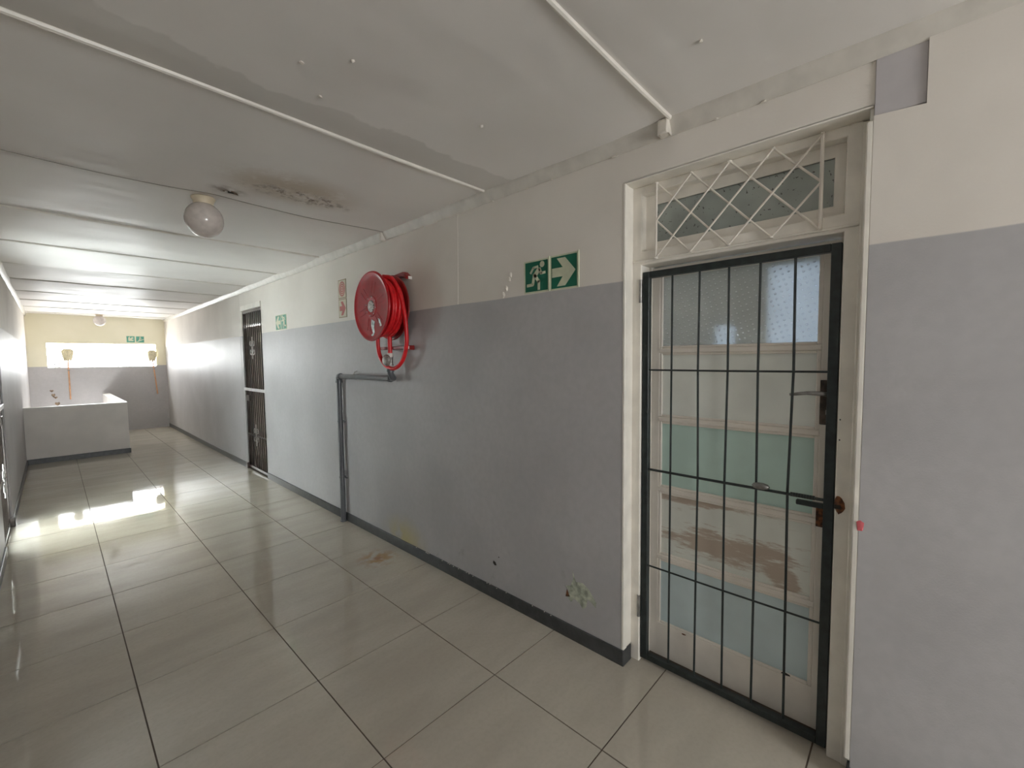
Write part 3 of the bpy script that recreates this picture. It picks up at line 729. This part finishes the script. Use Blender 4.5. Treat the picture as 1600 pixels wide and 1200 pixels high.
# supply pipe
pp = thing('water_pipe', 'grey steel water pipe rising from the floor to the hose reel', 'pipe', (1.845, 3.96, 0))
bm = bmesh.new(); tube(bm, [(1.845, 3.965, 0), (1.845, 3.965, 1.345)], .0235, 16); obj('riser', bm, M['pipe'], pp, smooth=True)
bm = bmesh.new(); tube(bm, [(1.835, 3.93, 1.388), (1.835, 3.03, 1.392)], .0225, 16); obj('branch', bm, M['pipe'], pp, smooth=True)
bm = bmesh.new(); tube(bm, cr([(1.845, 3.965, 1.335), (1.844, 3.963, 1.37), (1.838, 3.95, 1.386), (1.835, 3.92, 1.388)], 4), .028, 14)
lathe(bm, [(.032, 0), (.032, .022)], (1.845, 3.965, 1.328), 'z', 14); lathe(bm, [(.031, 0), (.031, .022)], (1.835, 3.905, 1.388), 'y', 14); obj('elbow', bm, M['pipe'], pp, smooth=True)
bm = bmesh.new(); tube(bm, cr([(1.835, 3.045, 1.392), (1.832, 3.00, 1.394), (1.81, 2.975, 1.405), (1.79, 2.965, 1.435), (1.79, 2.965, 1.480)], 4), .024, 14)
lathe(bm, [(.031, 0), (.031, .022)], (1.835, 3.035, 1.392), 'y', 14); lathe(bm, [(.030, 0), (.030, .022)], (1.79, 2.965, 1.445), 'z', 14); obj('elbow', bm, M['pipe'], pp, smooth=True)
for z in (.955, .42):
    bm = bmesh.new(); lathe(bm, [(.0265, 0), (.0265, .016)], (1.845, 3.965, z), 'z', 14); box(bm, 1.86, XR-.001, 3.955, 3.975, z, z+.016); lathe(bm, [(.006, -.035), (.006, .004)], (1.858, 3.93, z+.008), 'y', 8); obj('pipe_clip', bm, M['pipe'], pp, smooth=True)
bm = bmesh.new(); tube(bm, [(1.835, 3.66, 1.405), (1.85, 3.66, 1.435), (XR-.006, 3.66, 1.44)], .005, 8); obj('pipe_hook', bm, M['ptfe'], pp)
bm = bmesh.new(); lathe(bm, [(.030, 0), (.030, .012)], (1.845, 3.965, 0), 'z', 14); obj('floor_collar', bm, M['pipe'], pp)

# ------------------------------------------------------------------ lamps
def lamp(name, label, x, y, ztop, tilt):
    t_ = thing(name, label, 'lamp', (x, y, ztop), 'round ceiling lamps')
    bm = bmesh.new(); lathe(bm, [(.001, 0), (.062, 0), (.064, -.006), (.055, -.022), (.050, -.048), (.052, -.056), (.001, -.056)], (x, y, ztop), 'z', 28); obj('lampholder', bm, M['holder'], t_, smooth=True)
    bm = bmesh.new(); pr_ = []; R_, V_ = .102, .105
    for k in range(17):
        a = math.radians(62)-math.radians(152)*k/16; pr_.append((max(.001, R_*math.cos(a)), V_*math.sin(a)))
    lathe(bm, pr_, (0, 0, 0), 'z', 36)
    bmesh.ops.transform(bm, matrix=Matrix.Translation((x, y, ztop-.056-.078)) @ Matrix.Rotation(tilt, 4, 'Y'), verts=bm.verts)
    obj('globe', bm, M['opal'], t_, smooth=True, label='milky glass globe')
lamp('ceiling_lamp', 'white opal globe lamp on the ceiling by the brown water stain', .690, 3.235, ZC-.008, -.03)
lamp('ceiling_lamp', 'small distant globe lamp on the ceiling before the end wall', .735, 12.45, ZC-.006, 0)

# ------------------------------------------------------------------ barred gates with doors behind, the left one added
def barred_gate(x, s_, y0, y1, zt, label):
    """x wall face, s_ = +1 gate on right wall; bars proud of the wall plane"""
    a = x + s_*.010; w = y1-y0
    t_ = thing('security_gate', label, 'gate', (x, (y0+y1)/2, 0))
    for (p, q) in ((y0, y0+.03), (y1-.03, y1)): obj('frame_bar', B(a, a+s_*.03, p, q, .02, zt, bev=.002), M['brown_iron'], t_)
    for (p, q) in ((.02, .05), (zt-.03, zt)): obj('frame_bar', B(a, a+s_*.03, y0+.03, y1-.03, p, q, bev=.002), M['brown_iron'], t_)
    for k in range(9):
        y = y0+.03+(w-.06)*(k+1)/10; bm = bmesh.new(); tube(bm, [(a+s_*.015, y, .04), (a+s_*.015, y, zt-.02)], .0085, 8); obj('upright_bar', bm, M['brown_iron'], t_, smooth=True)
    obj('lock_band', B(a-s_*.012, a+s_*.004, y0+.0, y1+.02, 1.125, 1.165, bev=.002), M['aluminium'], t_, label='bright metal middle band')
    obj('lock_box', B(a-s_*.004, a+s_*.03, y1-.16, y1-.03, .98, 1.06, bev=.003), M['brown_iron'], t_)
    obj('cross_bar', B(a-s_*.003, a+s_*.010, y0+.03, y1-.03, .50, .515), M['brown_iron'], t_)
    obj('foot', B(a-s_*.03, a+s_*.03, y1-.03, y1+.03, .0, .085, bev=.004), M['brown_iron'], t_)
    yc = (y0+y1)/2
    for zc in (1.72, .52):
        bm = bmesh.new()
        for sy in (-1, 1):
            for sz in (-1, 1):
                P = []
                for k in range(22):
                    th = k/21*2.2*PI; rr = .05*(1-k/27); P.append((a-s_*.006, yc+sy*(.055-rr*math.cos(th)), zc+sz*(.05+rr*math.sin(th)+.0)))
                tube(bm, P, .005, 6)
        tube(bm, [(a-s_*.006, yc, zc-.15), (a-s_*.006, yc, zc+.15)], .006, 6)
        obj('scroll', bm, M['valve'], t_, smooth=True)
    return t_
barred_gate(XR, 1, 6.19, 7.02, 2.235, 'brown steel gate of close upright bars in the right wall beyond the pipe')
d2 = struct('door_2', B(XR+.09, XR+.13, 6.19, 7.02, 0, 2.03, bev=.002), M['brown_door'], label='taupe door behind the far barred gate')
for (p, q) in ((1.2, 1.95), (.2, 1.0)):
    for (u, v) in ((6.28, 6.56), (6.65, 6.93)): obj('door_panel', B(XR+.080, XR+.092, u, v, p, q, bev=.006), M['brown_door'], d2)
obj('fanlight', B(XR+.10, XR+.12, 6.19, 7.02, 2.05, 2.24), M['transom'], d2)
obj('pale_notice', B(XR+.072, XR+.08, 6.32, 6.62, 1.80, 1.93), M['cream_sign'], d2)
struct('trim_7', B(XR-.012, XR+.12, 6.18, 7.03, 2.245, 2.315, bev=.004), M['white_frame'], label='white head frame over the far barred gate')
struct('trim_8', B(XR+.0, XR+.12, 6.178, 6.192, 0, 2.25), M['white_frame'])
barred_gate(XL, -1, 5.31, 6.21, 2.15, 'dark barred gate in the left wall at the photo edge')
d3 = struct('fill_light_door', B(XL-.13, XL-.09, 5.30, 5.37, 0, 2.2, bev=.002), M['brown_door'], label='added unseen glazed door behind the left barred gate')  # unseen glazed door, added to light the middle of the corridor
obj('stile', B(XL-.13, XL-.09, 6.15, 6.22, 0, 2.2, bev=.002), M['brown_door'], d3)  # stile of the added door
for (a, b) in ((0, .12), (1.05, 1.12), (2.12, 2.2)): obj('rail', B(XL-.13, XL-.09, 5.37, 6.15, a, b, bev=.002), M['brown_door'], d3)  # rails of the added door
for (a, b) in ((.12, 1.05), (1.12, 2.12)): obj('glass_pane', B(XL-.112, XL-.110, 5.37, 6.15, a, b), M['fill_glass'], d3)  # panes of the added door

# ------------------------------------------------------------------ mops hanging before the slit opening
def mop(label, x, dx, ztop, zb):
    t_ = thing('mop', label, 'mop', (x+dx, YF-.03, zb), 'mops hung head-up against the end wall')
    bm = bmesh.new(); tube(bm, [(x+dx, YF-.016, zb), (x, YF-.03, ztop-.03)], .011, 8); obj('handle', bm, M['wood'], t_, smooth=True)
    bm = bmesh.new(); r = random.Random(int(x*100))
    for k in range(34):
        a = 2*PI*k/34; l = .20+r.uniform(-.03, .05); rr = .062+r.uniform(-.012, .014)
        c, s_ = math.cos(a), math.sin(a)*.55
        P = [(x, YF-.045, ztop), (x+c*rr*.6, YF-.045+s_*rr*.6, ztop+.012), (x+c*rr*1.15, YF-.045+s_*rr, ztop-.03), (x+c*rr*1.1, YF-.045+s_*rr, ztop-.09), (x+c*rr*.75, YF-.045+s_*rr*.7, ztop-l)]
        tube(bm, P, [.008, .011, .013, .012, .009], 6)
    obj('mop_strands', bm, M['mop'], t_, smooth=True, kind='stuff')
    bm = bmesh.new(); lathe(bm, [(.02, 0), (.016, -.05)], (x, YF-.04, ztop-.18), 'z', 10); obj('socket', bm, M['cream_sign'], t_)
    obj('wall_clip', B(x+dx*.5-.02, x+dx*.5+.02, YF-.045, YF, 1.38, 1.40, bev=.002), M['steel'], t_)
mop('cream string mop hung head-up at the left of the slit opening', .245, 0.0, 1.825, .775)
mop('cream string mop hung head-up at the right edge of the slit opening', 1.615, .07, 1.80, .80)
bk = thing('metal_bracket', 'small grey metal bracket on the sill at the left of the slit opening', 'bracket', (.07, YF+.1, WZ0))
obj('post', B(.045, .062, YF+.09, YF+.11, WZ0, WZ0+.085), M['steel'], bk); obj('arm', B(.03, .13, YF+.09, YF+.11, WZ0+.062, WZ0+.085), M['steel'], bk); obj('tip', B(.118, .132, YF+.09, YF+.11, WZ0+.085, WZ0+.12), M['steel'], bk)
obj('base_plate', B(.05, .14, YF+.07, YF+.13, WZ0, WZ0+.010), M['steel'], bk)
bm = bmesh.new()
for (x, z, a, b) in ((-.02, .97, .03, .03), (.0, .88, .03, .05), (.03, .83, .03, .03), (.05, .70, .04, .05)):
    prism(bm, [(x+a*math.cos(k), z+b*math.sin(k)*(.7+.3*math.sin(3*k))) for k in [i*PI/4 for i in range(8)]], lambda u, v, w: (u, YF+.001-w, v), .002)
obj('peeled_patch', bm, M['board'], wf)
for o in bpy.data.objects:
    if '_o' in o: del o['_o']
